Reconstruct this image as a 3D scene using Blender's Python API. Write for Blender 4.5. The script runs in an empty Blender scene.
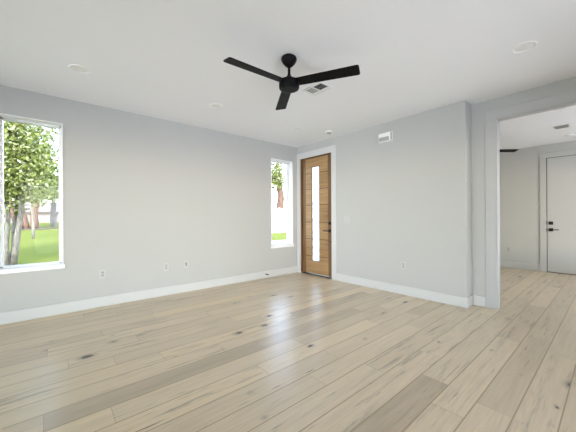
import bpy, bmesh, math, random
from mathutils import Vector, Matrix
random.seed(7)
D = bpy.data
sc = bpy.context.scene
COL = sc.collection

# ------------------------------------------------------------------ camera
cam_d = D.cameras.new('camera')
cam = D.objects.new('camera', cam_d); COL.objects.link(cam); sc.camera = cam
cam_d.sensor_fit = 'HORIZONTAL'; cam_d.sensor_width = 36.0
cam_d.lens = 280.5 / 576 * 36.0
cam_d.shift_y = 1.26 / 576
cam_d.clip_start = 0.02; cam_d.clip_end = 400
YAW = math.radians(49.50)                    # heading, from +X towards +Y
ROLL = -0.00536
CAM_H = 1.213
cam.matrix_world = (Matrix.Translation((0, 0, CAM_H)) @ Matrix.Rotation(YAW - math.pi/2, 4, 'Z')
                    @ Matrix.Rotation(math.pi/2, 4, 'X') @ Matrix.Rotation(ROLL, 4, 'Z'))

# ------------------------------------------------------------------ world, sun, added fill lamps outside the unseen windows
w = D.worlds.new('sky'); sc.world = w; w.use_nodes = True
nt = w.node_tree
sky = nt.nodes.new('ShaderNodeTexSky'); sky.sky_type = 'NISHITA'
sky.sun_disc = False; sky.sun_elevation = math.radians(42); sky.sun_rotation = math.radians(200)
sky.air_density = 1.0; sky.dust_density = 1.0; sky.ozone_density = 1.0
nt.nodes['Background'].inputs['Strength'].default_value = 1.75
hs = nt.nodes.new('ShaderNodeHueSaturation'); hs.inputs['Saturation'].default_value = 0.80   # hazy, milky sky
nt.links.new(sky.outputs[0], hs.inputs['Color']); nt.links.new(hs.outputs[0], nt.nodes['Background'].inputs[0])

def sun(elev, az_vec, strength, angle):
    l = D.lights.new('sun', 'SUN'); l.energy = strength; l.angle = math.radians(angle)
    l.color = (1.0, 0.985, 0.96)
    o = D.objects.new('sun', l); COL.objects.link(o)
    a = Vector((az_vec[0], az_vec[1], 0)).normalized() * math.cos(math.radians(elev))
    d = Vector((a.x, a.y, math.sin(math.radians(elev))))     # towards the sun
    o.rotation_euler = d.to_track_quat('Z', 'Y').to_euler()
    o.location = d * 60
    return o
sun(42, (-0.35, -0.94), 4.6, 1.0)

def area(name, loc, direction, sx, sy, power, color, spread=120):
    l = D.lights.new(name, 'AREA'); l.shape = 'RECTANGLE'; l.size = sx; l.size_y = sy
    l.energy = power; l.color = color; l.spread = math.radians(spread)
    o = D.objects.new(name, l); COL.objects.link(o)
    o.location = loc
    o.rotation_euler = (-Vector(direction)).to_track_quat('Z', 'Y').to_euler()
    return o
area('fill_behind_viewer', (1.1, -2.15, 0.95), (0.44, 1, 0.40), 3.2, 1.6, 27, (0.90, 0.935, 1.0), 80)  # added fill lamp behind the viewer, aimed up at the far corner
area('fill_side', (-3.05, 2.30, 1.60), (1, 0.26, 0.08), 3.0, 1.4, 28, (0.90, 0.935, 1.0), 62)  # added fill lamp with a narrow beam towards the far corner
area('fill_next_room', (6.4, -2.05, 1.2), (0, 1, 0.25), 2.4, 1.6, 42, (0.97, 0.98, 0.98), 140)  # added fill lamp that brightens the next room

vs = sc.view_settings
sc.display_settings.display_device = 'sRGB'
vs.view_transform = 'Standard'; vs.look = 'None'; vs.gamma = 1.0; vs.use_curve_mapping = False
vs.exposure = 0.08
sc.cycles.max_bounces = 10; sc.cycles.diffuse_bounces = 6; sc.cycles.glossy_bounces = 4
sc.cycles.transparent_max_bounces = 24; sc.cycles.transmission_bounces = 8
sc.cycles.use_denoising = True
sc.cycles.sample_clamp_indirect = 6.0
sc.cycles.caustics_reflective = False; sc.cycles.caustics_refractive = False

# ------------------------------------------------------------------ node helpers and materials
class NT:
    def __init__(self, name):
        self.m = D.materials.new(name); self.m.use_nodes = True
        self.t = self.m.node_tree
        self.b = self.t.nodes['Principled BSDF']
    def n(self, typ, **kw):
        nd = self.t.nodes.new(typ)
        for k, v in kw.items(): setattr(nd, k, v)
        return nd
    def l(self, a, b): self.t.links.new(a, b)
    def setin(self, sock, v):
        if isinstance(v, bpy.types.NodeSocket): self.l(v, sock)
        else: sock.default_value = v
    def math(self, op, a, b=None, c=None, clamp=False):
        nd = self.n('ShaderNodeMath', operation=op, use_clamp=clamp)
        self.setin(nd.inputs[0], a)
        if b is not None: self.setin(nd.inputs[1], b)
        if c is not None: self.setin(nd.inputs[2], c)
        return nd.outputs[0]
    def mix(self, f, a, b, blend='MIX'):
        nd = self.n('ShaderNodeMix', data_type='RGBA', blend_type=blend)
        self.setin(nd.inputs[0], f)
        self.setin(nd.inputs[6], a if isinstance(a, bpy.types.NodeSocket) else (*a, 1))
        self.setin(nd.inputs[7], b if isinstance(b, bpy.types.NodeSocket) else (*b, 1))
        return nd.outputs[2]
    def ramp(self, f, stops):
        nd = self.n('ShaderNodeValToRGB'); e = nd.color_ramp.elements
        while len(e) < len(stops): e.new(0.5)
        for i, (p, c) in enumerate(stops):
            e[i].position = p; e[i].color = (*c, 1) if len(c) == 3 else c
        self.l(f, nd.inputs[0]); return nd.outputs[0]
    def maprange(self, v, a, b, c=0.0, d=1.0, smooth=False):
        nd = self.n('ShaderNodeMapRange', clamp=True)
        if smooth: nd.interpolation_type = 'SMOOTHSTEP'
        self.setin(nd.inputs[0], v)
        for i, x in zip((1, 2, 3, 4), (a, b, c, d)): nd.inputs[i].default_value = x
        return nd.outputs[0]
    def noise(self, vec, scale, detail=3, rough=0.5, w=None):
        nd = self.n('ShaderNodeTexNoise')
        nd.inputs['Scale'].default_value = scale; nd.inputs['Detail'].default_value = detail
        nd.inputs['Roughness'].default_value = rough
        self.l(vec, nd.inputs['Vector']); return nd.outputs['Fac']
    def objco(self): return self.n('ShaderNodeTexCoord').outputs['Object']
    def bump(self, h, strength, dist=0.01):
        nd = self.n('ShaderNodeBump'); nd.inputs['Strength'].default_value = strength
        nd.inputs['Distance'].default_value = dist
        self.l(h, nd.inputs['Height']); self.l(nd.outputs[0], self.b.inputs['Normal'])

def plain(name, col, rough=0.5, metal=0.0, spec=0.5, bump=None, var=0.0, vscale=3.0):
    g = NT(name)
    g.b.inputs['Roughness'].default_value = rough; g.b.inputs['Metallic'].default_value = metal
    g.b.inputs['Specular IOR Level'].default_value = spec
    co = g.objco()
    f = g.noise(co, vscale, 3)
    lo = tuple(c * (1 - var) for c in col); hi = tuple(min(1, c * (1 + var)) for c in col)
    g.l(g.mix(f, lo, hi), g.b.inputs['Base Color'])
    if bump: g.bump(g.noise(co, bump[0], 2), bump[1], 0.002)
    return g.m

M = {}
M['wall'] = plain('wall_paint', (0.500, 0.507, 0.500), 0.75, spec=0.25, bump=(260, 0.10), var=0.008)
M['wall_hall'] = plain('hall_wall_paint', (0.575, 0.578, 0.55), 0.75, spec=0.25, bump=(260, 0.10), var=0.008)
M['ceiling'] = plain('ceiling_paint', (0.868, 0.876, 0.900), 0.85, spec=0.2, bump=(180, 0.08), var=0.006)
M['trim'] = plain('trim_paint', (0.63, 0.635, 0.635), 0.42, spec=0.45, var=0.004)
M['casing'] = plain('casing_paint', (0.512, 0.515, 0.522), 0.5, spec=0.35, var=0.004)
M['hall_trim'] = plain('hall_trim_paint', (0.585, 0.586, 0.565), 0.5, spec=0.4, var=0.004)
M['vinyl'] = plain('white_vinyl', (0.88, 0.885, 0.89), 0.35, var=0.004)
M['plate'] = plain('white_plastic', (0.54, 0.54, 0.54), 0.3, var=0.004)
M['socket'] = plain('grey_white_plastic', (0.40, 0.40, 0.395), 0.35, var=0.01)
M['slot'] = plain('dark_slot', (0.05, 0.05, 0.05), 0.6, var=0.05)
M['black'] = plain('matte_black_metal', (0.0035, 0.0035, 0.004), 0.45, spec=0.12, var=0.2, vscale=20)
M['blade'] = plain('matte_black_blade', (0.0045, 0.004, 0.0038), 0.5, spec=0.10, var=0.2, vscale=8)
M['blackhw'] = plain('black_hardware', (0.010, 0.009, 0.009), 0.35, metal=0.3, var=0.1, vscale=20)
M['vent'] = plain('vent_white_metal', (0.78, 0.78, 0.77), 0.4, var=0.01)
M['duct'] = plain('duct_dark', (0.03, 0.03, 0.03), 0.8, var=0.1)
M['lens'] = plain('frosted_lens', (0.82, 0.82, 0.815), 0.5, var=0.01)
M['grey_lens'] = plain('grey_lens', (0.42, 0.42, 0.42), 0.5, var=0.02)
M['rubber'] = plain('dark_rubber', (0.03, 0.03, 0.03), 0.6, var=0.1)
M['spring'] = plain('dark_bronze_metal', (0.06, 0.055, 0.05), 0.35, metal=0.8, var=0.1)
M['concrete'] = plain('pale_concrete', (0.34, 0.355, 0.38), 0.85, var=0.08, vscale=1.5)
M['stucco'] = plain('pale_stucco', (0.17, 0.152, 0.146), 0.85, var=0.05, vscale=2)
M['roofing'] = plain('pinkish_grey_roofing', (0.13, 0.105, 0.108), 0.8, var=0.12, vscale=3)
M['whitefence'] = plain('white_fence_paint', (0.82, 0.80, 0.77), 0.6, var=0.03, vscale=2)
M['yellow'] = plain('yellow_marker', (0.75, 0.42, 0.08), 0.5, var=0.05)
M['exterior'] = plain('exterior_render', (0.62, 0.60, 0.57), 0.85, var=0.03)
M['dark_ground'] = plain('dark_ground_brown', (0.055, 0.042, 0.032), 0.95, var=0.5, vscale=9)
M['charcoal'] = plain('charcoal_paint', (0.03, 0.03, 0.032), 0.6, var=0.1)

def glass_mat():
    g = NT('clear_glass'); t = g.t
    t.nodes.remove(g.b)
    out = t.nodes['Material Output']
    tr = g.n('ShaderNodeBsdfTransparent'); gl = g.n('ShaderNodeBsdfGlossy'); gl.inputs['Roughness'].default_value = 0.02
    tr.inputs[0].default_value = (0.985, 0.985, 0.985, 1)
    fr = g.n('ShaderNodeFresnel'); fr.inputs[0].default_value = 1.16
    mx = g.n('ShaderNodeMixShader')
    g.l(fr.outputs[0], mx.inputs[0]); g.l(tr.outputs[0], mx.inputs[1]); g.l(gl.outputs[0], mx.inputs[2])
    g.l(mx.outputs[0], out.inputs[0]); return g.m
M['glass'] = glass_mat()
def etched_mat():
    g = NT('etched_glass'); t = g.t; t.nodes.remove(g.b); out = t.nodes['Material Output']
    tr = g.n('ShaderNodeBsdfTransparent'); tl = g.n('ShaderNodeBsdfTranslucent'); gl = g.n('ShaderNodeBsdfGlossy')
    tr.inputs[0].default_value = (0.96, 0.97, 0.97, 1); tl.inputs[0].default_value = (0.95, 0.96, 0.96, 1)
    gl.inputs['Roughness'].default_value = 0.15
    v = g.n('ShaderNodeTexVoronoi'); v.inputs['Scale'].default_value = 9
    g.l(g.objco(), v.inputs['Vector'])
    f = g.maprange(v.outputs['Distance'], 0.1, 0.5, 0.35, 0.75)
    m1 = g.n('ShaderNodeMixShader'); g.l(f, m1.inputs[0]); g.l(tr.outputs[0], m1.inputs[1]); g.l(tl.outputs[0], m1.inputs[2])
    m2 = g.n('ShaderNodeMixShader'); m2.inputs[0].default_value = 0.05
    g.l(m1.outputs[0], m2.inputs[1]); g.l(gl.outputs[0], m2.inputs[2]); g.l(m2.outputs[0], out.inputs[0])
    return g.m
M['etched'] = etched_mat()

def floor_mat():
    g = NT('oak_planks'); co = g.objco()
    sx = g.n('ShaderNodeSeparateXYZ'); g.l(co, sx.inputs[0]); x, y = sx.outputs[0], sx.outputs[1]
    W = 0.19; L = 1.55
    v = g.math('DIVIDE', g.math('ADD', y, 10*W - 0.218), W)
    row = g.math('FLOOR', v); fv = g.math('SUBTRACT', v, row)
    wn = g.n('ShaderNodeTexWhiteNoise', noise_dimensions='1D'); g.l(row, wn.inputs['W'])
    u = g.math('ADD', g.math('DIVIDE', x, L), g.math('MULTIPLY_ADD', wn.outputs['Value'], 7.0, 20.0))
    pid = g.math('FLOOR', u); fu = g.math('SUBTRACT', u, pid)
    cv = g.n('ShaderNodeCombineXYZ'); g.l(row, cv.inputs[0]); g.l(pid, cv.inputs[1])
    w2 = g.n('ShaderNodeTexWhiteNoise', noise_dimensions='2D'); g.l(cv.outputs[0], w2.inputs['Vector'])
    r1 = w2.outputs['Value']
    sc2 = g.n('ShaderNodeSeparateColor'); g.l(w2.outputs['Color'], sc2.inputs[0]); r2, r3 = sc2.outputs[1], sc2.outputs[2]
    # coordinates in the plank, shifted so no two planks share grain
    gv = g.n('ShaderNodeCombineXYZ')
    g.l(g.math('MULTIPLY_ADD', r2, 40.0, x), gv.inputs[0])
    g.l(y, gv.inputs[1]); g.l(g.math('MULTIPLY', r1, 30.0), gv.inputs[2])
    def stretch(a, b):
        m = g.n('ShaderNodeMapping'); m.inputs['Scale'].default_value = (a, b, 1.0); g.l(gv.outputs[0], m.inputs[0]); return m.outputs[0]
    base = g.ramp(r1, [(0.0, FL[0]), (0.10, FL[1]), (0.5, FL[2]), (0.8, FL[3]), (1.0, FL[4])])
    fine = g.noise(stretch(3.0, 70.0), 1.0, 4, 0.6)
    c = g.mix(g.maprange(fine, 0.3, 0.7, 0.0, 0.30), base, (0.30, 0.235, 0.165))
    broad = g.noise(stretch(1.1, 9.0), 1.0, 3, 0.55)
    c = g.mix(g.maprange(broad, 0.35, 0.75, 0.0, 0.40), c, (0.80, 0.66, 0.475))
    # grey mineral streaks on some planks
    st = g.noise(stretch(1.6, 16.0), 1.0, 5, 0.65)
    thr = g.maprange(r3, 0.15, 0.9, 0.1, 1.0)
    stf = g.math('MULTIPLY', g.maprange(st, 0.53, 0.70, 0.0, 0.70), thr)
    c = g.mix(stf, c, (0.21, 0.165, 0.13))
    # thin dark checks running with the grain
    ck = g.noise(stretch(2.2, 34.0), 1.0, 3, 0.6)
    ckf = g.math('MULTIPLY', g.maprange(ck, 0.66, 0.74, 0.0, 0.8), g.maprange(r2, 0.3, 0.6, 0.2, 1.0))
    c = g.mix(ckf, c, (0.085, 0.066, 0.05))
    # knots
    kv = g.n('ShaderNodeTexVoronoi'); kv.inputs['Scale'].default_value = 1.0
    wob = g.n('ShaderNodeVectorMath', operation='ADD')
    nz = g.n('ShaderNodeTexNoise'); nz.inputs['Scale'].default_value = 18.0; g.l(co, nz.inputs['Vector'])
    sv = g.n('ShaderNodeVectorMath', operation='MULTIPLY_ADD'); g.l(nz.outputs['Color'], sv.inputs[0])
    sv.inputs[1].default_value = (0.20, 0.14, 0); sv.inputs[2].default_value = (-0.10, -0.07, 0)
    g.l(stretch(3.0, 4.6), wob.inputs[0]); g.l(sv.outputs[0], wob.inputs[1])
    g.l(wob.outputs[0], kv.inputs['Vector'])
    kr = g.n('ShaderNodeSeparateColor'); g.l(kv.outputs['Color'], kr.inputs[0])
    on = g.math('GREATER_THAN', kr.outputs[0], 0.64)
    size = g.math('MULTIPLY_ADD', g.math('POWER', kr.outputs[1], 2.2), 0.105, 0.032)
    kd = g.math('DIVIDE', kv.outputs['Distance'], size)
    halo = g.math('MULTIPLY', g.maprange(kd, 1.2, 2.9, 0.42, 0.0, True), on)
    c = g.mix(halo, c, (0.26, 0.195, 0.135))
    core = g.math('MULTIPLY', g.maprange(kd, 1.0, 1.45, 0.95, 0.0), on)
    c = g.mix(core, c, (0.065, 0.045, 0.028))
    # seams
    ey = g.math('MULTIPLY', g.math('MINIMUM', fv, g.math('SUBTRACT', 1.0, fv)), W)
    ex = g.math('MULTIPLY', g.math('MINIMUM', fu, g.math('SUBTRACT', 1.0, fu)), L)
    seam = g.math('MAXIMUM', g.maprange(ey, 0.0020, 0.0055, 0.85, 0.0), g.maprange(ex, 0.0010, 0.0028, 0.6, 0.0))
    c = g.mix(seam, c, (0.36, 0.245, 0.125))
    g.l(c, g.b.inputs['Base Color'])
    g.b.inputs['Roughness'].default_value = 0.30
    g.b.inputs['Specular IOR Level'].default_value = 0.6
    h = g.math('SUBTRACT', g.math('MULTIPLY', fine, 0.25), seam)
    g.bump(h, 0.25, 0.0012)
    return g.m
FL = [(0.46, 0.36, 0.245), (0.67, 0.54, 0.375), (0.735, 0.595, 0.415), (0.785, 0.64, 0.45), (0.835, 0.67, 0.45)]
M['floor'] = floor_mat()

def wood(name, lo, mid, hi, axis, rough=0.42):
    g = NT(name); co = g.objco()
    mp = g.n('ShaderNodeMapping')
    s = [26.0, 26.0, 26.0]; s[axis] = 1.3
    mp.inputs['Scale'].default_value = s; g.l(co, mp.inputs[0])
    f = g.noise(mp.outputs[0], 1.0, 5, 0.62)
    c = g.ramp(f, [(0.28, lo), (0.5, mid), (0.74, hi)])
    geo = g.n('ShaderNodeNewGeometry')
    r = geo.outputs['Random Per Island']
    c2 = g.mix(0.35, c, g.ramp(r, [(0.0, tuple(v*0.8 for v in mid)), (1.0, tuple(min(1, v*1.2) for v in hi))]))
    g.l(c2, g.b.inputs['Base Color']); g.b.inputs['Roughness'].default_value = rough
    g.bump(f, 0.15, 0.002)
    return g.m
M['door_panel'] = wood('stained_oak_boards', (0.165, 0.09, 0.036), (0.315, 0.187, 0.082), (0.45, 0.285, 0.135), 1)
M['door_stile'] = wood('stained_oak_stile', (0.10, 0.048, 0.018), (0.175, 0.09, 0.036), (0.25, 0.138, 0.058), 2)
M['door_jamb'] = wood('stained_oak_jamb', (0.085, 0.04, 0.015), (0.14, 0.068, 0.026), (0.19, 0.098, 0.04), 2)
M['door_edge'] = plain('dark_wood_groove', (0.07, 0.032, 0.012), 0.7, var=0.2)

def grass_mat():
    g = NT('lawn'); co = g.objco()
    a = g.noise(co, 0.5, 4, 0.6); b = g.noise(co, 14.0, 3, 0.7)
    c = g.mix(a, (0.088, 0.108, 0.020), (0.122, 0.146, 0.032))
    c = g.mix(g.maprange(b, 0.3, 0.75, 0, 0.6), c, (0.155, 0.17, 0.058))
    g.l(c, g.b.inputs['Base Color']); g.b.inputs['Roughness'].default_value = 0.9
    g.b.inputs['Specular IOR Level'].default_value = 0.0
    g.bump(b, 0.5, 0.03)
    return g.m
M['grass'] = grass_mat()
def leaf_mat(name, cols):
    g = NT(name); geo = g.n('ShaderNodeNewGeometry')
    c = g.ramp(geo.outputs['Random Per Island'], [(i/(len(cols)-1), q) for i, q in enumerate(cols)])
    g.l(c, g.b.inputs['Base Color']); g.b.inputs['Roughness'].default_value = 0.7; g.b.inputs['Specular IOR Level'].default_value = 0.1
    tl = g.n('ShaderNodeBsdfTranslucent'); g.l(c, tl.inputs[0])
    mx = g.n('ShaderNodeMixShader'); mx.inputs[0].default_value = 0.45
    g.l(g.b.outputs[0], mx.inputs[1]); g.l(tl.outputs[0], mx.inputs[2])
    g.l(mx.outputs[0], g.t.nodes['Material Output'].inputs[0]); return g.m
M['leaf'] = leaf_mat('bright_leaves', [(0.07, 0.085, 0.022), (0.155, 0.185, 0.045), (0.26, 0.295, 0.08), (0.36, 0.385, 0.16), (0.50, 0.51, 0.34)])
M['leaf3'] = leaf_mat('far_leaves', [(0.045, 0.06, 0.025), (0.085, 0.10, 0.045), (0.14, 0.15, 0.085)])
M['leaf2'] = leaf_mat('pale_leaves', [(0.10, 0.13, 0.055), (0.19, 0.22, 0.10), (0.30, 0.315, 0.20)])
def bark(name, a, b, sc_=7):
    g = NT(name); co = g.objco()
    mp = g.n('ShaderNodeMapping'); mp.inputs['Scale'].default_value = (3, 3, 0.8); g.l(co, mp.inputs[0])
    f = g.noise(mp.outputs[0], sc_, 4, 0.65)
    g.l(g.ramp(f, [(0.32, a), (0.66, b)]), g.b.inputs['Base Color']); g.b.inputs['Roughness'].default_value = 0.9
    g.bump(f, 0.6, 0.02); return g.m
M['bark_pale'] = bark('mottled_pale_bark', (0.055, 0.048, 0.038), (0.19, 0.175, 0.145))
M['bark_red'] = bark('reddish_bark', (0.035, 0.018, 0.011), (0.14, 0.078, 0.052), 3)
M['bark_grey'] = bark('grey_bark', (0.06, 0.06, 0.062), (0.15, 0.145, 0.145), 3)

# ------------------------------------------------------------------ mesh helpers
def box(bm, x0, x1, y0, y1, z0, z1, bev=0.0, rot=None, seg=1):
    r = bmesh.ops.create_cube(bm, size=1.0)
    vs_ = r['verts']
    bmesh.ops.scale(bm, vec=(abs(x1-x0), abs(y1-y0), abs(z1-z0)), verts=vs_)
    if bev:
        es = list({e for v in vs_ for e in v.link_edges})
        rb = bmesh.ops.bevel(bm, geom=es, offset=bev, segments=seg, affect='EDGES', profile=0.5)
        seen = set(rb['verts']); 
        stack = list(seen)
        while stack:
            v = stack.pop()
            for e in v.link_edges:
                o = e.other_vert(v)
                if o not in seen: seen.add(o); stack.append(o)
        vs_ = list(seen)
    if rot is not None: bmesh.ops.rotate(bm, cent=(0, 0, 0), matrix=rot, verts=vs_)
    bmesh.ops.translate(bm, vec=((x0+x1)/2, (y0+y1)/2, (z0+z1)/2), verts=vs_)
    return vs_
def cyl(bm, p0, p1, r0, r1=None, seg=24, caps=True):
    p0, p1 = Vector(p0), Vector(p1); r1 = r0 if r1 is None else r1
    d = p1 - p0
    mt = Matrix.Translation((p0+p1)/2) @ d.to_track_quat('Z', 'Y').to_matrix().to_4x4()
    return bmesh.ops.create_cone(bm, cap_ends=caps, segments=seg, radius1=r0, radius2=r1, depth=d.length, matrix=mt)['verts']
def lathe(bm, prof, origin=(0, 0, 0), seg=40):
    rings = []
    for r, z in prof:
        if r < 1e-5: rings.append([bm.verts.new((origin[0], origin[1], origin[2]+z))])
        else: rings.append([bm.verts.new((origin[0]+r*math.cos(2*math.pi*i/seg), origin[1]+r*math.sin(2*math.pi*i/seg), origin[2]+z)) for i in range(seg)])
    for a, b in zip(rings, rings[1:]):
        for i in range(seg):
            j = (i+1) % seg
            if len(a) == 1 and len(b) == 1: continue
            if len(a) == 1: bm.faces.new((a[0], b[i], b[j]))
            elif len(b) == 1: bm.faces.new((a[i], b[0], a[j]))
            else: bm.faces.new((a[i], b[i], b[j], a[j]))
def tube(bm, pts, radii, seg=10):
    rings = []
    for i, p in enumerate(pts):
        p = Vector(p); t = (Vector(pts[min(i+1, len(pts)-1)]) - Vector(pts[max(i-1, 0)])).normalized()
        a = t.orthogonal().normalized() if i == 0 else (rings_a - t * rings_a.dot(t)).normalized()
        rings_a = a; b = t.cross(a)
        rings.append([bm.verts.new(p + (a*math.cos(2*math.pi*k/seg) + b*math.sin(2*math.pi*k/seg)) * radii[i]) for k in range(seg)])
    for r0, r1 in zip(rings, rings[1:]):
        for k in range(seg): bm.faces.new((r0[k], r0[(k+1) % seg], r1[(k+1) % seg], r1[k]))
    bm.faces.new(rings[0][::-1]); bm.faces.new(rings[-1])
def obj(name, bm, mat, parent=None, smooth=False, auto=None):
    me = D.meshes.new(name)
    bmesh.ops.recalc_face_normals(bm, faces=bm.faces)
    bm.to_mesh(me); bm.free()
    me.materials.append(M[mat])
    if smooth:
        for p in me.polygons: p.use_smooth = True
        if auto is not None: me.set_sharp_from_angle(angle=math.radians(auto))
    o = D.objects.new(name, me); COL.objects.link(o)
    if parent: o.parent = parent
    return o
def B(): return bmesh.new()
def one(name, mat, parent, *a, **k):
    bm = B(); box(bm, *a, **k); return obj(name, bm, mat, parent)
def tag(o, label, cat, group=None, kind=None):
    o['label'] = label; o['category'] = cat
    if group: o['group'] = group
    if kind: o['kind'] = kind
    return o
def thing(name, label, cat, loc=(0, 0, 0), rz=0.0, group=None, kind=None):
    o = D.objects.new(name, None); COL.objects.link(o); o.location = loc; o.rotation_euler = (0, 0, rz)
    o.empty_display_size = 0.1
    return tag(o, label, cat, group, kind)
def dup(root, loc, rz, label, group=None):
    r = root.copy(); COL.objects.link(r); r.location = loc; r.rotation_euler = (0, 0, rz); r['label'] = label
    if group: r['group'] = group
    def rec(a, b):
        for ch in list(a.children):
            c = ch.copy(); COL.objects.link(c); c.parent = b
            rec(ch, c)
    rec(root, r); return r

# ------------------------------------------------------------------ room shell
H = 2.75
YL = 4.59; XR = 4.20; XO = 4.441; XOB = 4.55; YC = 1.296; XF = 8.20
XS = -2.60; YB = -1.60; YH = 2.90                       # unseen sides of the room, hall end wall
W1 = (-0.445, 0.145); W2 = (3.468, 4.058); WZ = (0.625, 2.425)
DY = (3.60, 4.487); DZ = 2.475                          # front door opening
OY = (-0.85, 1.022); OZ = 2.487                         # wide opening to the hall

bm = B(); box(bm, XS-0.2, XF+0.15, YB-0.15, YH+0.15, -0.2, 0); box(bm, XS-0.2, XR+0.16, YH+0.15, YL+0.2, -0.2, 0)
tag(obj('floor', bm, 'floor'), 'wide pale oak plank floor with knots and honey coloured seams', 'floor', kind='structure')
bm = B(); box(bm, XS-6.0, XF+0.15, YB-6.5, YH+0.15, H, H+0.2); box(bm, XS-0.2, XR+0.16, YH+0.15, YL+0.2, H, H+0.02); box(bm, XS-6.0, XR+0.16, YH+0.15, YL+0.75, H+0.02, H+0.2)  # ceiling plus unseen overhangs, added to block sky light and sun
tag(obj('ceiling', bm, 'ceiling'), 'flat white ceiling over the empty room, with unseen overhangs added to block sky light', 'ceiling', kind='structure')

def wall_x(bm, x0, x1, y0, y1, holes):                  # wall running along X with (a, b, z0, z1) openings
    cur = x0
    for a, b, z0, z1 in sorted(holes):
        box(bm, cur, a, y0, y1, 0, H)
        if z0 > 0: box(bm, a, b, y0, y1, 0, z0)
        box(bm, a, b, y0, y1, z1, H); cur = b
    box(bm, cur, x1, y0, y1, 0, H)
def wall_y(bm, y0, y1, x0, x1, holes):
    cur = y0
    for a, b, z0, z1 in sorted(holes):
        box(bm, x0, x1, cur, a, 0, H)
        if z0 > 0: box(bm, x0, x1, a, b, 0, z0)
        box(bm, x0, x1, a, b, z1, H); cur = b
    box(bm, x0, x1, cur, y1, 0, H)
def struct(name, bm, mat, label, cat='wall'): return tag(obj(name, bm, mat), label, cat, kind='structure')

bm = B(); wall_x(bm, XS-0.2, XR+0.16, YL, YL+0.2, [(*W1, *WZ), (*W2, *WZ)])
struct('wall_left', bm, 'wall', 'long white wall with a tall window at each end')
bm = B(); wall_y(bm, YC, YL, XR, XR+0.16, [(*DY, 0, DZ)]); box(bm, XR+0.16, XO, YC, YH+0.15, 0, H)
struct('wall_right', bm, 'wall', 'white wall holding the wooden front door, ending at an outside corner')
bm = B(); wall_y(bm, YB-0.15, YH+0.15, XO, XOB, [(*OY, 0, OZ)])
struct('wall_opening', bm, 'wall', 'set back white wall with the wide cased opening to the next room')
bm = B(); wall_x(bm, XS-0.2, XO, YB-0.15, YB, [(-0.6, 2.8, 0.08, 2.30)])
struct('wall_back', bm, 'wall', 'white wall behind the viewer with wide added glazing')
bm = B(); wall_y(bm, YB, YL, XS-0.2, XS, [(0.7, 3.9, 0.35, 2.40)])
struct('wall_side', bm, 'wall', 'white side wall with a broad added window, beyond the left window')
bm = B(); wall_y(bm, YB, YH, XF, XF+0.15, [])
struct('wall_hall_far', bm, 'wall_hall', 'far wall of the next room with a white door in it')
bm = B(); wall_x(bm, XOB, XF+0.15, YH, YH+0.15, [])
struct('wall_hall_end', bm, 'wall_hall', 'end wall of the next room, behind the opening wall')
bm = B(); wall_x(bm, XOB, XF+0.15, YB-0.15, YB, [(5.2, 7.6, 0.5, 2.35)])
struct('wall_hall_window', bm, 'wall_hall', 'unseen wall of the next room with an added window')

# baseboards (flat boards with an eased top)
BT, BH = 0.016, 0.137
def base(name, label, segs, mat='trim'):
    bm = B()
    for s in segs: box(bm, *s, 0, BH, bev=0.004)
    struct(name, bm, mat, label, 'baseboard')
base('baseboard_left', 'white baseboard along the long window wall', [(XS, XR, YL-BT, YL)])
base('baseboard_right', 'white baseboard along the front door wall', [(XR-BT, XR, YC-BT, 3.485)])
base('baseboard_return', 'short white baseboard around the set back wall beside the opening', [(XR, XO, YC-BT, YC), (XO-BT, XO, 1.137, YC-BT)])
base('baseboard_hall', 'white baseboard under the outlet in the next room', [(XF-BT, XF, 1.085, YH)], 'hall_trim')
base('baseboard_side', 'white baseboard on the side wall', [(XS, XS+BT, YB, YL-BT)])

# casings
CW = 0.113
bm = B()
box(bm, XR-0.019, XR, DY[0]-CW, DY[0], 0, DZ, bev=0.003)
box(bm, XR-0.019, XR, DY[1], YL-0.001, 0, DZ, bev=0.003)
box(bm, XR-0.019, XR, DY[0]-CW, YL-0.001, DZ, DZ+CW+0.012, bev=0.003)
struct('trim_1', bm, 'trim', 'white flat casing around the wooden front door', 'door casing')
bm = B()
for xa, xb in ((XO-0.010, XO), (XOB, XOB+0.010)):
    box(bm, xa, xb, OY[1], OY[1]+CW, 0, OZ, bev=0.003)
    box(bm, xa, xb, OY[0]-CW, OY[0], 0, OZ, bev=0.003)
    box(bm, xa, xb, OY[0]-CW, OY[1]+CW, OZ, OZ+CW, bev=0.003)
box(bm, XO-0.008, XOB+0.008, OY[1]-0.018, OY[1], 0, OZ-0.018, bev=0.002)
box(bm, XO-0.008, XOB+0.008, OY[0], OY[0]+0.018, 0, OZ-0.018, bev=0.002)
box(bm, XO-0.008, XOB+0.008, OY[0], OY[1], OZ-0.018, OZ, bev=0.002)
struct('trim_2', bm, 'casing', 'white flat casing and jamb around the wide opening', 'opening casing')

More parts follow.
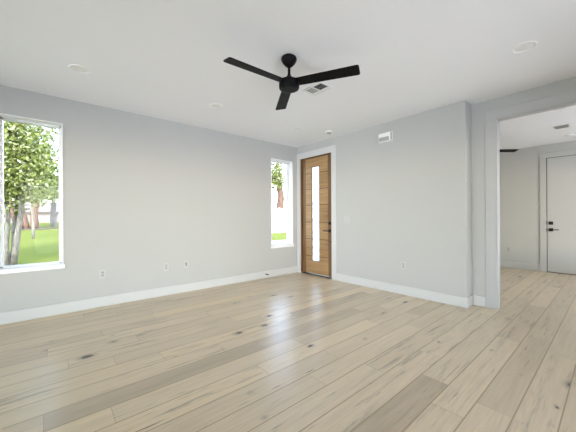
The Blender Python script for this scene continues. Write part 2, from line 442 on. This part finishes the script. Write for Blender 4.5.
# ------------------------------------------------------------------ windows
def window(name, label, x0, x1, z0, z1):
    t = thing(name, label, 'window', ((x0+x1)/2, YL, z0), kind='structure')
    cx = (x0+x1)/2
    X0, X1, h = x0-cx, x1-cx, z1-z0
    bm = B()                                            # board liner of the opening, proud of the wall
    box(bm, X0, X0+0.014, -0.007, 0.12, 0, h, bev=0.0015); box(bm, X1-0.014, X1, -0.007, 0.12, 0, h, bev=0.0015)
    box(bm, X0, X1, -0.007, 0.12, h-0.014, h, bev=0.0015)
    obj('window_liner', bm, 'vinyl', t)
    bm = B(); f = 0.026
    for a in ((X0+0.014, X0+0.014+f, 0, h-0.014), (X1-0.014-f, X1-0.014, 0, h-0.014), (X0+0.014, X1-0.014, 0, f), (X0+0.014, X1-0.014, h-0.014-f, h-0.014)):
        box(bm, a[0], a[1], 0.105, 0.175, a[2], a[3], bev=0.003)
    obj('window_frame', bm, 'vinyl', t)
    one('window_pane', 'glass', t, X0+0.03, X1-0.03, 0.138, 0.144, 0.016, h-0.03)
    one('window_sill', 'vinyl', t, X0-0.012, X1+0.012, -0.03, 0.12, -0.046, 0.006, bev=0.004, seg=2)
    one('exterior_trim', 'trim', t, X0-0.04, X1+0.04, 0.18, 0.23, -0.06, 0.0, bev=0.003)
    return t
window('window_1', 'tall picture window at the photo\'s left edge, looking on the tree and lawn', *W1, *WZ)
window('window_2', 'tall narrow window in the corner beside the wooden front door', *W2, *WZ)
def glazing(name, label, loc, rz, wd, h, n):  # unseen glazing, added to let light into the rooms
    t = thing(name, label, 'window', loc, rz, kind='structure')
    bm = B()
    box(bm, -wd/2, wd/2, 0.02, 0.10, 0, 0.06); box(bm, -wd/2, wd/2, 0.02, 0.10, h-0.06, h)
    for i in range(n+1):
        c = -wd/2 + 0.03 + (wd-0.06)*i/n
        box(bm, c-0.03, c+0.03, 0.02, 0.10, 0.06, h-0.06)
    obj('window_frame', bm, 'vinyl', t)
    for i in range(n):
        a = -wd/2 + 0.03 + (wd-0.06)*i/n
        one('window_pane', 'glass', t, a+0.03, a+(wd-0.06)/n-0.03, 0.057, 0.063, 0.06, h-0.06)
glazing('added_window_3', 'wide unseen glazing added behind the viewer to let light in', (1.1, YB-0.12, 0.08), 0, 3.4, 2.22, 3)
glazing('added_window_4', 'broad unseen window added in the side wall to let light in', (XS-0.12, 2.3, 0.35), -math.pi/2, 3.2, 2.05, 3)
glazing('added_window_5', 'unseen window added to light the next room', (6.4, YB-0.12, 0.5), 0, 2.4, 1.85, 2)

# ------------------------------------------------------------------ front door
d1 = thing('door_1', 'honey brown wooden front door with a tall narrow glass light', 'door', (XR, 0, 0), kind='structure')
JT = 0.03
bm = B()
box(bm, 0.0, 0.15, DY[0], DY[0]+JT, 0, DZ, bev=0.002); box(bm, 0.0, 0.15, DY[1]-JT, DY[1], 0, DZ, bev=0.002)
obj('door_jamb', bm, 'door_jamb', d1)
one('head_jamb', 'door_jamb', d1, 0.0, 0.15, DY[0]+JT, DY[1]-JT, DZ-0.02, DZ, bev=0.002)
one('threshold', 'spring', d1, 0.005, 0.16, DY[0]+JT, DY[1]-JT, 0.0, 0.022, bev=0.004)
SX0, SX1 = 0.030, 0.075
sy0, sy1 = DY[0]+JT+0.003, DY[1]-JT-0.003
sz0, sz1 = 0.03, DZ-0.024
ST = 0.088                                             # stile width
gy0, gy1 = 3.972, 4.178; gz0, gz1 = 0.300, 2.262       # glass light
bm = B()
box(bm, SX0+0.010, SX1, sy0, gy0-0.02, sz0, sz1); box(bm, SX0+0.010, SX1, gy1+0.02, sy1, sz0, sz1)
box(bm, SX0+0.010, SX1, gy0-0.02, gy1+0.02, sz0, gz0-0.02); box(bm, SX0+0.010, SX1, gy0-0.02, gy1+0.02, gz1+0.02, sz1)
obj('door_core', bm, 'door_edge', d1)
one('stile', 'door_stile', d1, SX0, SX0+0.02, sy0, sy0+ST, sz0, sz1, bev=0.003)
one('stile', 'door_stile', d1, SX0, SX0+0.02, sy1-ST, sy1, sz0, sz1, bev=0.003)
GR = [0.395, 0.755, 1.108, 1.466, 1.800, 2.135]
ed = [sz0] + GR + [sz1]
bm = B(); G2 = 0.0055
py0, py1 = sy0+ST+0.006, sy1-ST-0.006
for i in range(7):
    a = ed[i] + (G2 if i else 0); b = ed[i+1] - (G2 if i < 6 else 0)
    if i == 0:
        box(bm, SX0, SX0+0.02, py0, gy0-0.012, gz0-0.012, b, bev=0.002); box(bm, SX0, SX0+0.02, gy1+0.012, py1, gz0-0.012, b, bev=0.002)
        box(bm, SX0, SX0+0.02, py0, py1, a, gz0-0.013, bev=0.002)
    elif i == 6:
        box(bm, SX0, SX0+0.02, py0, gy0-0.012, a, gz1+0.012, bev=0.002); box(bm, SX0, SX0+0.02, gy1+0.012, py1, a, gz1+0.012, bev=0.002)
        box(bm, SX0, SX0+0.02, py0, py1, gz1+0.013, b, bev=0.002)
    else:
        box(bm, SX0, SX0+0.02, py0, gy0-0.012, a, b, bev=0.002); box(bm, SX0, SX0+0.02, gy1+0.012, py1, a, b, bev=0.002)
obj('board_panel', bm, 'door_panel', d1)
bm = B()
for a in ((gy0-0.012, gy0, gz0-0.012, gz1+0.012), (gy1, gy1+0.012, gz0-0.012, gz1+0.012), (gy0, gy1, gz0-0.012, gz0), (gy0, gy1, gz1, gz1+0.012)):
    box(bm, SX0+0.002, SX1, a[0], a[1], a[2], a[3])
obj('glazing_bead', bm, 'door_stile', d1)
one('glass_light', 'etched', d1, SX0+0.018, SX0+0.024, gy0, gy1, gz0, gz1)
hy = sy0 + 0.045
bm = B(); cyl(bm, (SX0+0.001, hy, 1.088), (SX0-0.014, hy, 1.088), 0.033, 0.030, 28); cyl(bm, (SX0-0.014, hy, 1.088), (SX0-0.024, hy, 1.088), 0.020, 0.018, 20)
db = obj('deadbolt', bm, 'blackhw', d1); one('thumb_turn', 'blackhw', db, SX0-0.040, SX0-0.022, hy-0.005, hy+0.005, 1.070, 1.106, bev=0.002)
bm = B(); cyl(bm, (SX0+0.001, hy, 0.940), (SX0-0.012, hy, 0.940), 0.034, 0.031, 28); cyl(bm, (SX0-0.012, hy, 0.940), (SX0-0.050, hy, 0.940), 0.012, 0.012, 16)
rs = obj('handle_rose', bm, 'blackhw', d1); one('lever_handle', 'blackhw', rs, SX0-0.060, SX0-0.046, hy-0.012, hy+0.135, 0.930, 0.949, bev=0.004)
bm = B(); cyl(bm, (SX0+0.001, hy-0.008, 0.728), (SX0-0.006, hy-0.008, 0.728), 0.014, 0.012, 18)
obj('lock_button', bm, 'blackhw', d1)

# ------------------------------------------------------------------ hall door
d2 = thing('door_2', 'plain white slab door with square black hardware in the next room', 'door', (XF, 0, 0), kind='structure')
hy1 = 0.985; hy0 = hy1 - 0.93; HZ = 2.462
bm = B()
box(bm, -0.019, 0, hy1-0.004, hy1+CW-0.01, 0, HZ, bev=0.003); box(bm, -0.019, 0, hy0-CW, hy0, 0, HZ, bev=0.003); box(bm, -0.019, 0, hy0-CW, hy1+CW-0.01, HZ, HZ+CW, bev=0.003)
obj('door_casing', bm, 'hall_trim', d2)
one('reveal_gap', 'duct', d2, -0.004, 0, hy0, hy1, 0, HZ)
one('door_slab', 'hall_trim', d2, -0.017, -0.004, hy0+0.006, hy1-0.016, 0.012, HZ-0.010, bev=0.002)
ky = hy1 - 0.075
sq = one('deadbolt_plate', 'blackhw', d2, -0.030, -0.017, ky-0.034, ky+0.034, 1.024, 1.092, bev=0.003)
one('thumb_turn', 'blackhw', sq, -0.046, -0.030, ky-0.005, ky+0.005, 1.042, 1.074, bev=0.002)
sq = one('handle_plate', 'blackhw', d2, -0.030, -0.017, ky-0.034, ky+0.034, 0.882, 0.950, bev=0.003)
bm = B(); box(bm, -0.068, -0.054, ky-0.125, ky+0.012, 0.907, 0.926, bev=0.003); cyl(bm, (-0.030, ky, 0.916), (-0.056, ky, 0.916), 0.010, 0.010, 14)
obj('lever_handle', bm, 'blackhw', sq)
bm = B()
for z in (1.058, 0.916): box(bm, -0.0195, -0.004, hy1-0.014, hy1-0.003, z-0.03, z+0.03)
obj('strike_plate', bm, 'blackhw', d2)

# ------------------------------------------------------------------ ceiling fans
FX, FY = 1.757, 2.030
def blade_bm():
    bm = B(); n = 14; th = 0.0045
    pts = []
    r0, r1 = 0.085, 0.658; w0, w1 = 0.052, 0.062; cr = 0.018
    pts += [(r0, -w0), (r1-cr, -w1)]
    for k in range(1, 6): a = -math.pi/2 + k*math.pi/10; pts.append((r1-cr+cr*math.cos(a), -w1+cr+cr*math.sin(a)))
    for k in range(0, 6): a = k*math.pi/10; pts.append((r1-cr+cr*math.cos(a), w1-cr+cr*math.sin(a)))
    pts += [(r0, w0)]
    P = math.radians(-11)
    def v(p, s): return bm.verts.new((p[0], p[1]*math.cos(P) - s*th*math.sin(P), p[1]*math.sin(P) + s*th*math.cos(P)))
    a = [v(p, -1) for p in pts]; b = [v(p, 1) for p in pts]
    bm.faces.new(a[::-1]); bm.faces.new(b)
    for i in range(len(pts)): j = (i+1) % len(pts); bm.faces.new((a[i], a[j], b[j], b[i]))
    return bm
def fan(name, label, loc, rz, group):
    t = thing(name, label, 'ceiling fan', loc, rz, group)
    bm = B(); lathe(bm, [(0, 0), (0.056, 0), (0.069, -0.010), (0.075, -0.024), (0.074, -0.036), (0.062, -0.060), (0.042, -0.083), (0.024, -0.099), (0.016, -0.103), (0, -0.103)])
    obj('canopy', bm, 'black', t, True, 40)
    bm = B(); cyl(bm, (0, 0, -0.095), (0, 0, -0.19), 0.0125, seg=20); obj('downrod', bm, 'black', t, True, 40)
    bm = B(); lathe(bm, [(0, -0.172), (0.016, -0.172), (0.020, -0.184), (0.030, -0.196), (0.044, -0.212), (0.054, -0.224), (0.056, -0.236), (0, -0.236)])
    obj('coupling_cover', bm, 'black', t, True, 40)
    bm = B(); lathe(bm, [(0, -0.234), (0.088, -0.234), (0.096, -0.238), (0.097, -0.245), (0.097, -0.298), (0.093, -0.309), (0.084, -0.314), (0, -0.314)], seg=56)
    mo = obj('motor_housing', bm, 'black', t, True, 40)
    bm = B(); lathe(bm, [(0, -0.3135), (0.072, -0.3135), (0.070, -0.3165), (0, -0.3175)]); obj('end_face', bm, 'blade', mo, True, 40)
    for k in range(3):
        b = obj('blade', blade_bm(), 'blade', t); b.location = (0, 0, -0.253); b.rotation_euler = (0, 0, 2*math.pi*k/3)
    return t
f1 = fan('ceiling_fan', 'matte black three blade ceiling fan in the middle of the main ceiling', (FX, FY, H), math.radians(58.2), 'black ceiling fans')
dup(f1, (6.50, 1.695, H), math.radians(-40.5), 'black ceiling fan in the next room, one blade tip showing past the opening jamb', 'black ceiling fans')

# ------------------------------------------------------------------ recessed lights and other ceiling fittings
def downlight(label, x, y, r):
    t = thing('recessed_light', label, 'recessed light', (x, y, H), group='round recessed ceiling lights')
    bm = B(); lathe(bm, [(r, 0.0), (r, -0.003), (r*0.96, -0.0065), (r*0.80, -0.007), (r*0.74, -0.003), (r*0.72, 0.0)], seg=48)
    obj('trim_ring', bm, 'vinyl', t, True, 40)
    bm = B(); lathe(bm, [(0, -0.0020), (r*0.60, -0.0020), (r*0.66, -0.0012), (r*0.73, -0.0005)], seg=48)
    obj('lens', bm, 'lens', t, True, 40)
    return t
dl = downlight('large looking white recessed light nearest the viewer, above the wide opening side', 3.30, 0.54, 0.095)
dl['label'] = 'white recessed ceiling light near the top right, above the wide opening'
for x, y, lb in ((0.253, 3.585, 'white recessed ceiling light above the left picture window'),
                 (1.766, 3.580, 'white recessed ceiling light midway along the window wall, left of the fan'),
                 (3.300, 3.600, 'white recessed ceiling light near the corner by the narrow window'),
                 (5.578, 0.530, 'white recessed light in the next room ceiling, just under the opening head')):
    dup(dl, (x, y, H), 0, lb)
t = thing('smoke_detector', 'small round grey detector on the ceiling just above the front door', 'detector', (3.84, 3.35, H))
bm = B(); lathe(bm, [(0, 0), (0.062, 0), (0.062, -0.012), (0.055, -0.020), (0, -0.020)], seg=36); obj('base', bm, 'vinyl', t, True, 40)
bm = B(); lathe(bm, [(0, -0.019), (0.042, -0.019), (0.038, -0.034), (0.030, -0.038), (0, -0.038)], seg=36); obj('cover', bm, 'grey_lens', t, True, 40)
t = thing('smoke_detector', 'small white round detector near the hall vent, close to the far wall', 'detector', (7.556, 0.569, H))
bm = B(); lathe(bm, [(0, 0), (0.062, 0), (0.062, -0.012), (0.055, -0.026), (0, -0.028)], seg=36); obj('base', bm, 'vinyl', t, True, 40)

def register(name, label, x0, x1, y0, y1, plain_=False):
    cx, cy = (x0+x1)/2, (y0+y1)/2
    t = thing(name, label, 'air vent', (cx, cy, H), group='ceiling air vents')
    hx, hy_ = (x1-x0)/2, (y1-y0)/2; f = 0.022
    bm = B()
    for a in ((-hx, hx, -hy_, -hy_+f), (-hx, hx, hy_-f, hy_), (-hx, -hx+f, -hy_+f, hy_-f), (hx-f, hx, -hy_+f, hy_-f)):
        box(bm, a[0], a[1], a[2], a[3], -0.008, 0, bev=0.002)
    if not plain_: box(bm, -0.006, 0.006, -hy_+f, hy_-f, -0.008, 0)
    else: box(bm, -hx+f, hx-f, 0.0, 0.012, -0.008, 0)
    obj('vent_frame', bm, 'vent', t)
    one('duct_back', 'duct', t, -hx+f, hx-f, -hy_+f, hy_-f, -0.001, -0.0002)
    return t, hx, hy_, f
def louvres(t, x0, x1, y0, y1, axis, tilt, n):
    bm = B()
    for i in range(n):
        c = (i+0.5)/n
        if axis == 'y':    # slat runs along X
            y = y0 + (y1-y0)*c
            box(bm, x0, x1, y-0.007, y+0.007, -0.0065, -0.0055, rot=Matrix.Rotation(math.radians(tilt), 3, 'X'))
        else:
            x = x0 + (x1-x0)*c
            box(bm, x-0.007, x+0.007, y0, y1, -0.0065, -0.0055, rot=Matrix.Rotation(math.radians(tilt), 3, 'Y'))
    obj('louvre', bm, 'vent', t)
t, hx, hy_, f = register('ceiling_vent', 'square white ceiling vent with dark and light louvres, behind the fan blade', 2.318, 2.572, 2.168, 2.472, True)
one('face_plate', 'vent', t, -0.083, -0.073, -hy_+f, hy_-f, -0.008, 0); one('face_plate', 'vent', t, 0.059, hx-f, -hy_+f, hy_-f, -0.008, 0)
louvres(t, -0.073, 0.059, -hy_+f, 0.0, 'y', 33, 6)
louvres(t, -0.073, 0.059, 0.012, hy_-f, 'y', 8, 5)
louvres(t, -hx+f, -0.083, 0.012, hy_-f, 'x', -20, 1)
louvres(t, -hx+f, -0.083, -hy_+f, 0.0, 'x', 40, 2)
t, hx, hy_, f = register('ceiling_vent', 'small dark louvred ceiling vent in the next room, seen through the opening', 6.60, 6.86, 0.50, 0.72)
g = 0.007
louvres(t, -hx+f, -g, -hy_+f, hy_-f, 'y', 42, 9); louvres(t, g, hx-f, -hy_+f, hy_-f, 'y', 42, 9)

# ------------------------------------------------------------------ wall fittings
def outlet(label, loc, rz, holes='outlet', name='wall_outlet', grp='white wall outlets'):
    # local frame: plate in the XZ plane facing -Y
    t = thing(name, label, 'wall outlet', loc, rz, grp)
    one('cover_plate', 'plate', t, -0.037, 0.037, -0.006, 0.0, -0.060, 0.060, bev=0.003, seg=2)
    if holes == 'jack':
        k = one('jack_insert', 'socket', t, -0.013, 0.013, -0.0095, -0.005, -0.036, 0.036, bev=0.002)
        one('jack_port', 'slot', k, -0.008, 0.008, -0.0102, -0.009, 0.002, 0.020); one('jack_port', 'slot', k, -0.008, 0.008, -0.0102, -0.009, -0.024, -0.006)
    else:
        for zc in (0.020, -0.020):
            k = one('socket', 'socket', t, -0.0165, 0.0165, -0.0085, -0.005, zc-0.0165, zc+0.0165, bev=0.0015)
            one('slot', 'slot', k, -0.0085, -0.0050, -0.0092, -0.008, zc-0.002, zc+0.009); one('slot', 'slot', k, 0.0050, 0.0085, -0.0092, -0.008, zc-0.002, zc+0.009)
    return t
o1 = outlet('white wall outlet nearest the left picture window', (0.562, YL, 0.447), 0)
dup(o1, (1.400, YL, 0.445), 0, 'white wall outlet midway along the window wall, left of the slim jack plate')
outlet('slim grey jack plate on the window wall, right of two outlets', (1.713, YL, 0.455), 0, 'jack', 'jack_plate', 'white wall outlets')
dup(o1, (XR, 2.156, 0.453), -math.pi/2, 'white wall outlet low on the front door wall')
dup(o1, (XF, 1.646, 0.438), -math.pi/2, 'white wall outlet on the far wall of the next room')
t = thing('light_switch', 'white double rocker light switch on the wall beside the front door', 'light switch', (XR, 3.240, 1.160), -math.pi/2)
one('cover_plate', 'plate', t, -0.066, 0.066, -0.006, 0, -0.060, 0.060, bev=0.003, seg=2)
for xc in (-0.024, 0.024):
    k = one('rocker_frame', 'socket', t, xc-0.0175, xc+0.0175, -0.0075, -0.005, -0.034, 0.034, bev=0.001)
    one('rocker', 'plate', k, xc-0.0155, xc+0.0155, -0.0105, -0.007, -0.031, 0.031, bev=0.002)
t = thing('door_chime', 'white boxy door chime high on the wall right of the front door', 'door chime', (XR, 2.440, 2.505), -math.pi/2)
one('back_plate', 'vinyl', t, -0.115, 0.115, -0.008, 0, -0.075, 0.075, bev=0.002)
one('cover', 'vinyl', t, -0.105, 0.105, -0.055, -0.008, -0.068, 0.068, bev=0.005, seg=2)
one('lower_shade', 'socket', t, -0.097, 0.080, -0.0565, -0.054, -0.060, 0.002, bev=0.001)  # grey panel that paints shade on the lower half of the chime
one('end_face', 'socket', t, 0.1045, 0.1075, -0.050, -0.012, -0.060, 0.062, bev=0.001)  # grey strip that paints the shaded right end of the chime
t = thing('door_stop', 'small dark spring door stop on the baseboard near the corner window', 'door stop', (3.315, YL-BT, 0.075))
bm = B(); cyl(bm, (0, 0, 0), (0, -0.006, 0), 0.014, 0.013, 18); obj('mount', bm, 'spring', t, True, 40)
bm = B()
pts = [(0.0075*math.cos(a*0.9), -0.005-0.060*a/70, 0.0075*math.sin(a*0.9)) for a in range(71)]
tube(bm, pts, [0.0022]*71, 6); obj('spring', bm, 'spring', t, True)
bm = B(); cyl(bm, (0, -0.062, 0), (0, -0.085, 0), 0.012, 0.010, 18); obj('rubber_tip', bm, 'rubber', t, True, 40)

# ------------------------------------------------------------------ outdoors
def gz(y): return -0.25 + max(0.0, min(y, 60.0) - 10.0) * 0.024
bm = B()
ys = [-40, -10, 4.9, 10, 14, 20, 26, 33, 40, 47, 60, 120]; xs = [-80, -30, -10, 0, 10, 20, 40, 120]
grid = [[bm.verts.new((x, y, gz(y) - 0.03)) for x in xs] for y in ys]
for j in range(len(ys)-1):
    for i in range(len(xs)-1): bm.faces.new((grid[j][i], grid[j][i+1], grid[j+1][i+1], grid[j+1][i]))
tag(obj('lawn_ground', bm, 'grass'), 'sunlit bright green lawn outside the windows', 'lawn', kind='structure')
bm = B(); box(bm, XR+0.17, 9.0, YH+0.16, 6.2, -0.24, -0.03); box(bm, 9.0, 26.0, 3.4, 6.0, -0.30, -0.16)
box(bm, -14.0, 16.0, -32.0, YB-0.2, -0.24, -0.05)  # unseen slab behind the house, added to keep bounce light neutral
tag(obj('path_and_bounce_slab', bm, 'concrete'), 'pale concrete entry path outside the front door, plus an unseen slab added for bounce light', 'path', kind='structure')
bm = B(); box(bm, 6.0, 20.0, 9.6, 13.2, -0.30, -0.17)
tag(obj('driveway', bm, 'concrete'), 'pale concrete drive seen through the corner window', 'driveway', kind='structure')

def leaves(bm, n, center, radii, size, rng, shell=0.35, thin=None):
    c = Vector(center)
    cl = [Vector((rng.gauss(0, 1), rng.gauss(0, 1), rng.gauss(0, 1))).normalized() * (rng.random() ** 0.4) for _ in range(46)]
    k = 0
    while k < n:
        q = rng.choice(cl) + Vector((rng.gauss(0, shell), rng.gauss(0, shell), rng.gauss(0, shell))) * 0.55
        if q.length > 1.12: continue
        p = c + Vector((q.x*radii[0], q.y*radii[1], q.z*radii[2]))
        if thin and rng.random() < thin(p): continue
        s = size * rng.uniform(0.6, 1.3)
        d = Vector((rng.gauss(0, 1), rng.gauss(0, 1), rng.gauss(0, 0.7))).normalized(); e = d.orthogonal().normalized()
        e = (Matrix.Rotation(rng.uniform(0, 6.28), 3, d) @ e) * s * 0.28; d = d * s * 0.5
        m = p + d.cross(e).normalized() * s * 0.06
        a, b, c2, d2_ = bm.verts.new(p-d), bm.verts.new(m+e), bm.verts.new(p+d), bm.verts.new(m-e)
        bm.faces.new((a, b, c2, d2_)); k += 1
def stem(bm, p0, p1, r0, r1, rng, n=7, wob=0.05):
    p0, p1 = Vector(p0), Vector(p1); pts = []; rad = []
    for i in range(n+1):
        f = i/n; p = p0.lerp(p1, f)
        if 0 < i < n: p += Vector((rng.uniform(-wob, wob), rng.uniform(-wob, wob), 0))
        pts.append(p); rad.append(r0 + (r1-r0)*f)
    tube(bm, pts, rad, 9)

rng = random.Random(3)
t = thing('lawn_tree', 'leafy tree with leaning mottled pale stems just outside the left window', 'tree', (-0.95, 12.0, gz(12)-0.05))
for (dx, dy, tx, ty, tz, ra, rb) in ((-0.02, 0.1, 0.03, 0.3, 3.6, 0.070, 0.035), (0.13, -0.1, 0.45, -0.2, 3.8, 0.085, 0.04), (0.04, 0.25, 0.30, 0.9, 3.9, 0.07, 0.03), (-0.28, 0.2, -0.7, 0.6, 3.6, 0.08, 0.035)):
    bm = B(); stem(bm, (dx, dy, 0), (tx, ty, tz), ra, rb, rng)
    for k in range(4):
        f = 0.5 + 0.12*k; p = Vector((dx, dy, 0)).lerp(Vector((tx, ty, tz)), f)
        stem(bm, p, p + Vector((rng.uniform(-0.6, 0.8), rng.uniform(-0.5, 0.5), rng.uniform(0.5, 1.0))), rb*0.55, 0.008, rng, 4, 0.04)
    obj('trunk', bm, 'bark_pale', t, True)
bm = B()
leaves(bm, 15000, (-0.2, 0.1, 5.2), (1.75, 1.5, 3.4), 0.13, rng, 0.42, lambda p: max(0.0, min(0.85, (p.x - 0.8) * 1.2)))
leaves(bm, 6500, (-0.1, 0.1, 3.7), (1.35, 1.2, 1.4), 0.13, rng, 0.5, lambda p: max(0.0, min(0.8, (p.x - 0.7) * 1.2)))
leaves(bm, 3200, (0.3, 0.0, 2.75), (1.15, 1.1, 0.85), 0.12, rng, 0.5)
obj('foliage', bm, 'leaf', t)

rng = random.Random(11)
t = thing('sapling', 'thin pale sapling standing alone on the lawn', 'tree', (-0.69, 22.6, gz(22.6)-0.05))
bm = B(); stem(bm, (0, 0, 0), (-0.05, 0.1, 2.6), 0.075, 0.05, rng, 6, 0.02); obj('trunk', bm, 'bark_pale', t, True)
bm = B(); leaves(bm, 900, (0, 0, 3.3), (1.0, 1.0, 0.9), 0.2, rng, 0.45); obj('foliage', bm, 'leaf2', t)

rng = random.Random(5)
t = thing('old_tree', 'old tree with three thick reddish brown trunks at the back of the lawn', 'tree', (-1.6, 33.3, gz(33.3)-0.05))
for (a, b, r0, r1) in (((-0.25, 0, 0), (-1.3, 0.4, 3.4), 0.33, 0.22), ((0.12, 0.1, 0), (-0.45, 0.2, 3.6), 0.28, 0.20), ((0.66, 0, 0), (0.72, 0.3, 3.8), 0.30, 0.22)):
    bm = B(); stem(bm, a, b, r0, r1, rng, 7, 0.06); obj('trunk', bm, 'bark_red', t, True)
bm = B(); leaves(bm, 5200, (-1.8, 0.4, 6.6), (4.6, 3.0, 4.0), 0.42, rng, 0.42); obj('foliage', bm, 'leaf2', t)
rng = random.Random(6)
t = thing('street_tree', 'grey trunked tree behind the lawn, by the right edge of the left window', 'tree', (0.34, 38.0, gz(38)-0.05))
bm = B(); stem(bm, (0, 0, 0), (0.1, 0, 2.9), 0.27, 0.22, rng, 6, 0.05); obj('trunk', bm, 'bark_grey', t, True)
bm = B(); leaves(bm, 2200, (0.2, 0, 3.9), (2.4, 2.0, 1.3), 0.4, rng, 0.45); obj('foliage', bm, 'leaf2', t)
t = thing('marker_post', 'thin dark post at the edge of the lawn', 'post', (0.50, 33.0, gz(33)-0.03))
one('shaft', 'charcoal', t, -0.09, 0.09, -0.09, 0.09, 0, 1.25, bev=0.01); one('post_cap', 'charcoal', t, -0.14, 0.14, -0.14, 0.14, 1.25, 1.36, bev=0.02)
t = thing('garden_stake', 'short orange yellow stake at the foot of the leaning tree', 'stake', (-1.02, 11.6, gz(11.6)-0.04))
one('shaft', 'yellow', t, -0.028, 0.028, -0.028, 0.028, 0, 0.78, bev=0.006)
bm = B()
for k in range(20):
    a = 2*math.pi*k/20; bm.verts.new((-1.5 + 1.9*math.cos(a), 33.2 + 1.2*math.sin(a), gz(33.2 + 1.2*math.sin(a)) + 0.05))
bm.verts.ensure_lookup_table(); f_ = bm.faces.new(bm.verts[:])
r_ = bmesh.ops.extrude_face_region(bm, geom=[f_]); bmesh.ops.translate(bm, vec=(0, 0, -0.12), verts=[v for v in r_['geom'] if isinstance(v, bmesh.types.BMVert)])
tag(obj('dark_patch', bm, 'dark_ground'), 'dark ground patch around the old reddish trunks', 'planting bed', kind='structure')  # thin dark patch on the ground at the foot of the trunks

for k, (lb, x, y, rx, zc, rz_) in enumerate((('pale green far tree behind the house, at its left end', -9.5, 66.0, 3.4, 6.0, 3.6), ('pale green far tree behind the middle of the house', -1.5, 58.5, 3.0, 5.4, 3.0), ('low pale green far tree just right of the grey trunked tree', 6.0, 66.5, 3.0, 4.4, 2.2))):
    rng = random.Random(20 + k)
    t = thing('far_tree', lb, 'tree', (x, y, gz(y)-0.1), group='trees beyond the house')
    bm = B(); stem(bm, (0, 0, 0), (0.1, 0, zc), 0.32, 0.2, rng, 5, 0.08); obj('trunk', bm, 'bark_grey', t, True)
    bm = B(); leaves(bm, 2200, (0, 0, zc), (rx, 2.2, rz_), 0.6, rng, 0.45); obj('foliage', bm, 'leaf3', t)

t = thing('house', 'low pale house far beyond the lawn', 'house', (-2.5, 50.0, gz(50)-0.05))
one('house_wall', 'stucco', t, -6.0, 3.6, 0, 6.0, 0, 1.45)
bm = B(); pr = [(-6.5, -0.5, 1.45), (4.1, -0.5, 1.45), (4.1, 6.5, 1.45), (-6.5, 6.5, 1.45), (-6.5, 3.0, 2.9), (4.1, 3.0, 2.9)]
V = [bm.verts.new(p) for p in pr]
for q in ((0, 1, 5, 4), (2, 3, 4, 5), (1, 2, 5), (3, 0, 4), (0, 3, 2, 1)): bm.faces.new([V[i] for i in q])
obj('roof', bm, 'roofing', t)
t = thing('board_fence', 'white board fence seen through the corner window', 'fence', (14.5, 18.0, gz(18)-0.05))
bm = B()
for i in range(46): box(bm, -4.6+i*0.2, -4.6+i*0.2+0.19, -0.012, 0.012, 0.06, 2.05, bev=0.004)
obj('board_panel', bm, 'whitefence', t)
bm = B()
for z in (0.4, 1.7): box(bm, -4.6, 4.6, 0.012, 0.05, z, z+0.09)
obj('rail', bm, 'whitefence', t)
for i in range(5): one('post', 'whitefence', t, -4.6+i*2.3-0.05, -4.6+i*2.3+0.05, 0.05, 0.15, 0, 2.1, bev=0.006)
rng = random.Random(9)
t = thing('fence_tree', 'reddish trunked tree rising behind the white fence', 'tree', (20.25, 25.0, gz(25)-0.05))
bm = B(); stem(bm, (0.15, 0, 0), (-0.2, 0, 6.0), 0.55, 0.30, rng, 7, 0.08); obj('trunk', bm, 'bark_red', t, True)
bm = B(); leaves(bm, 1400, (-0.6, 0, 6.2), (1.1, 1.2, 1.9), 0.32, rng, 0.5); obj('foliage', bm, 'leaf', t)
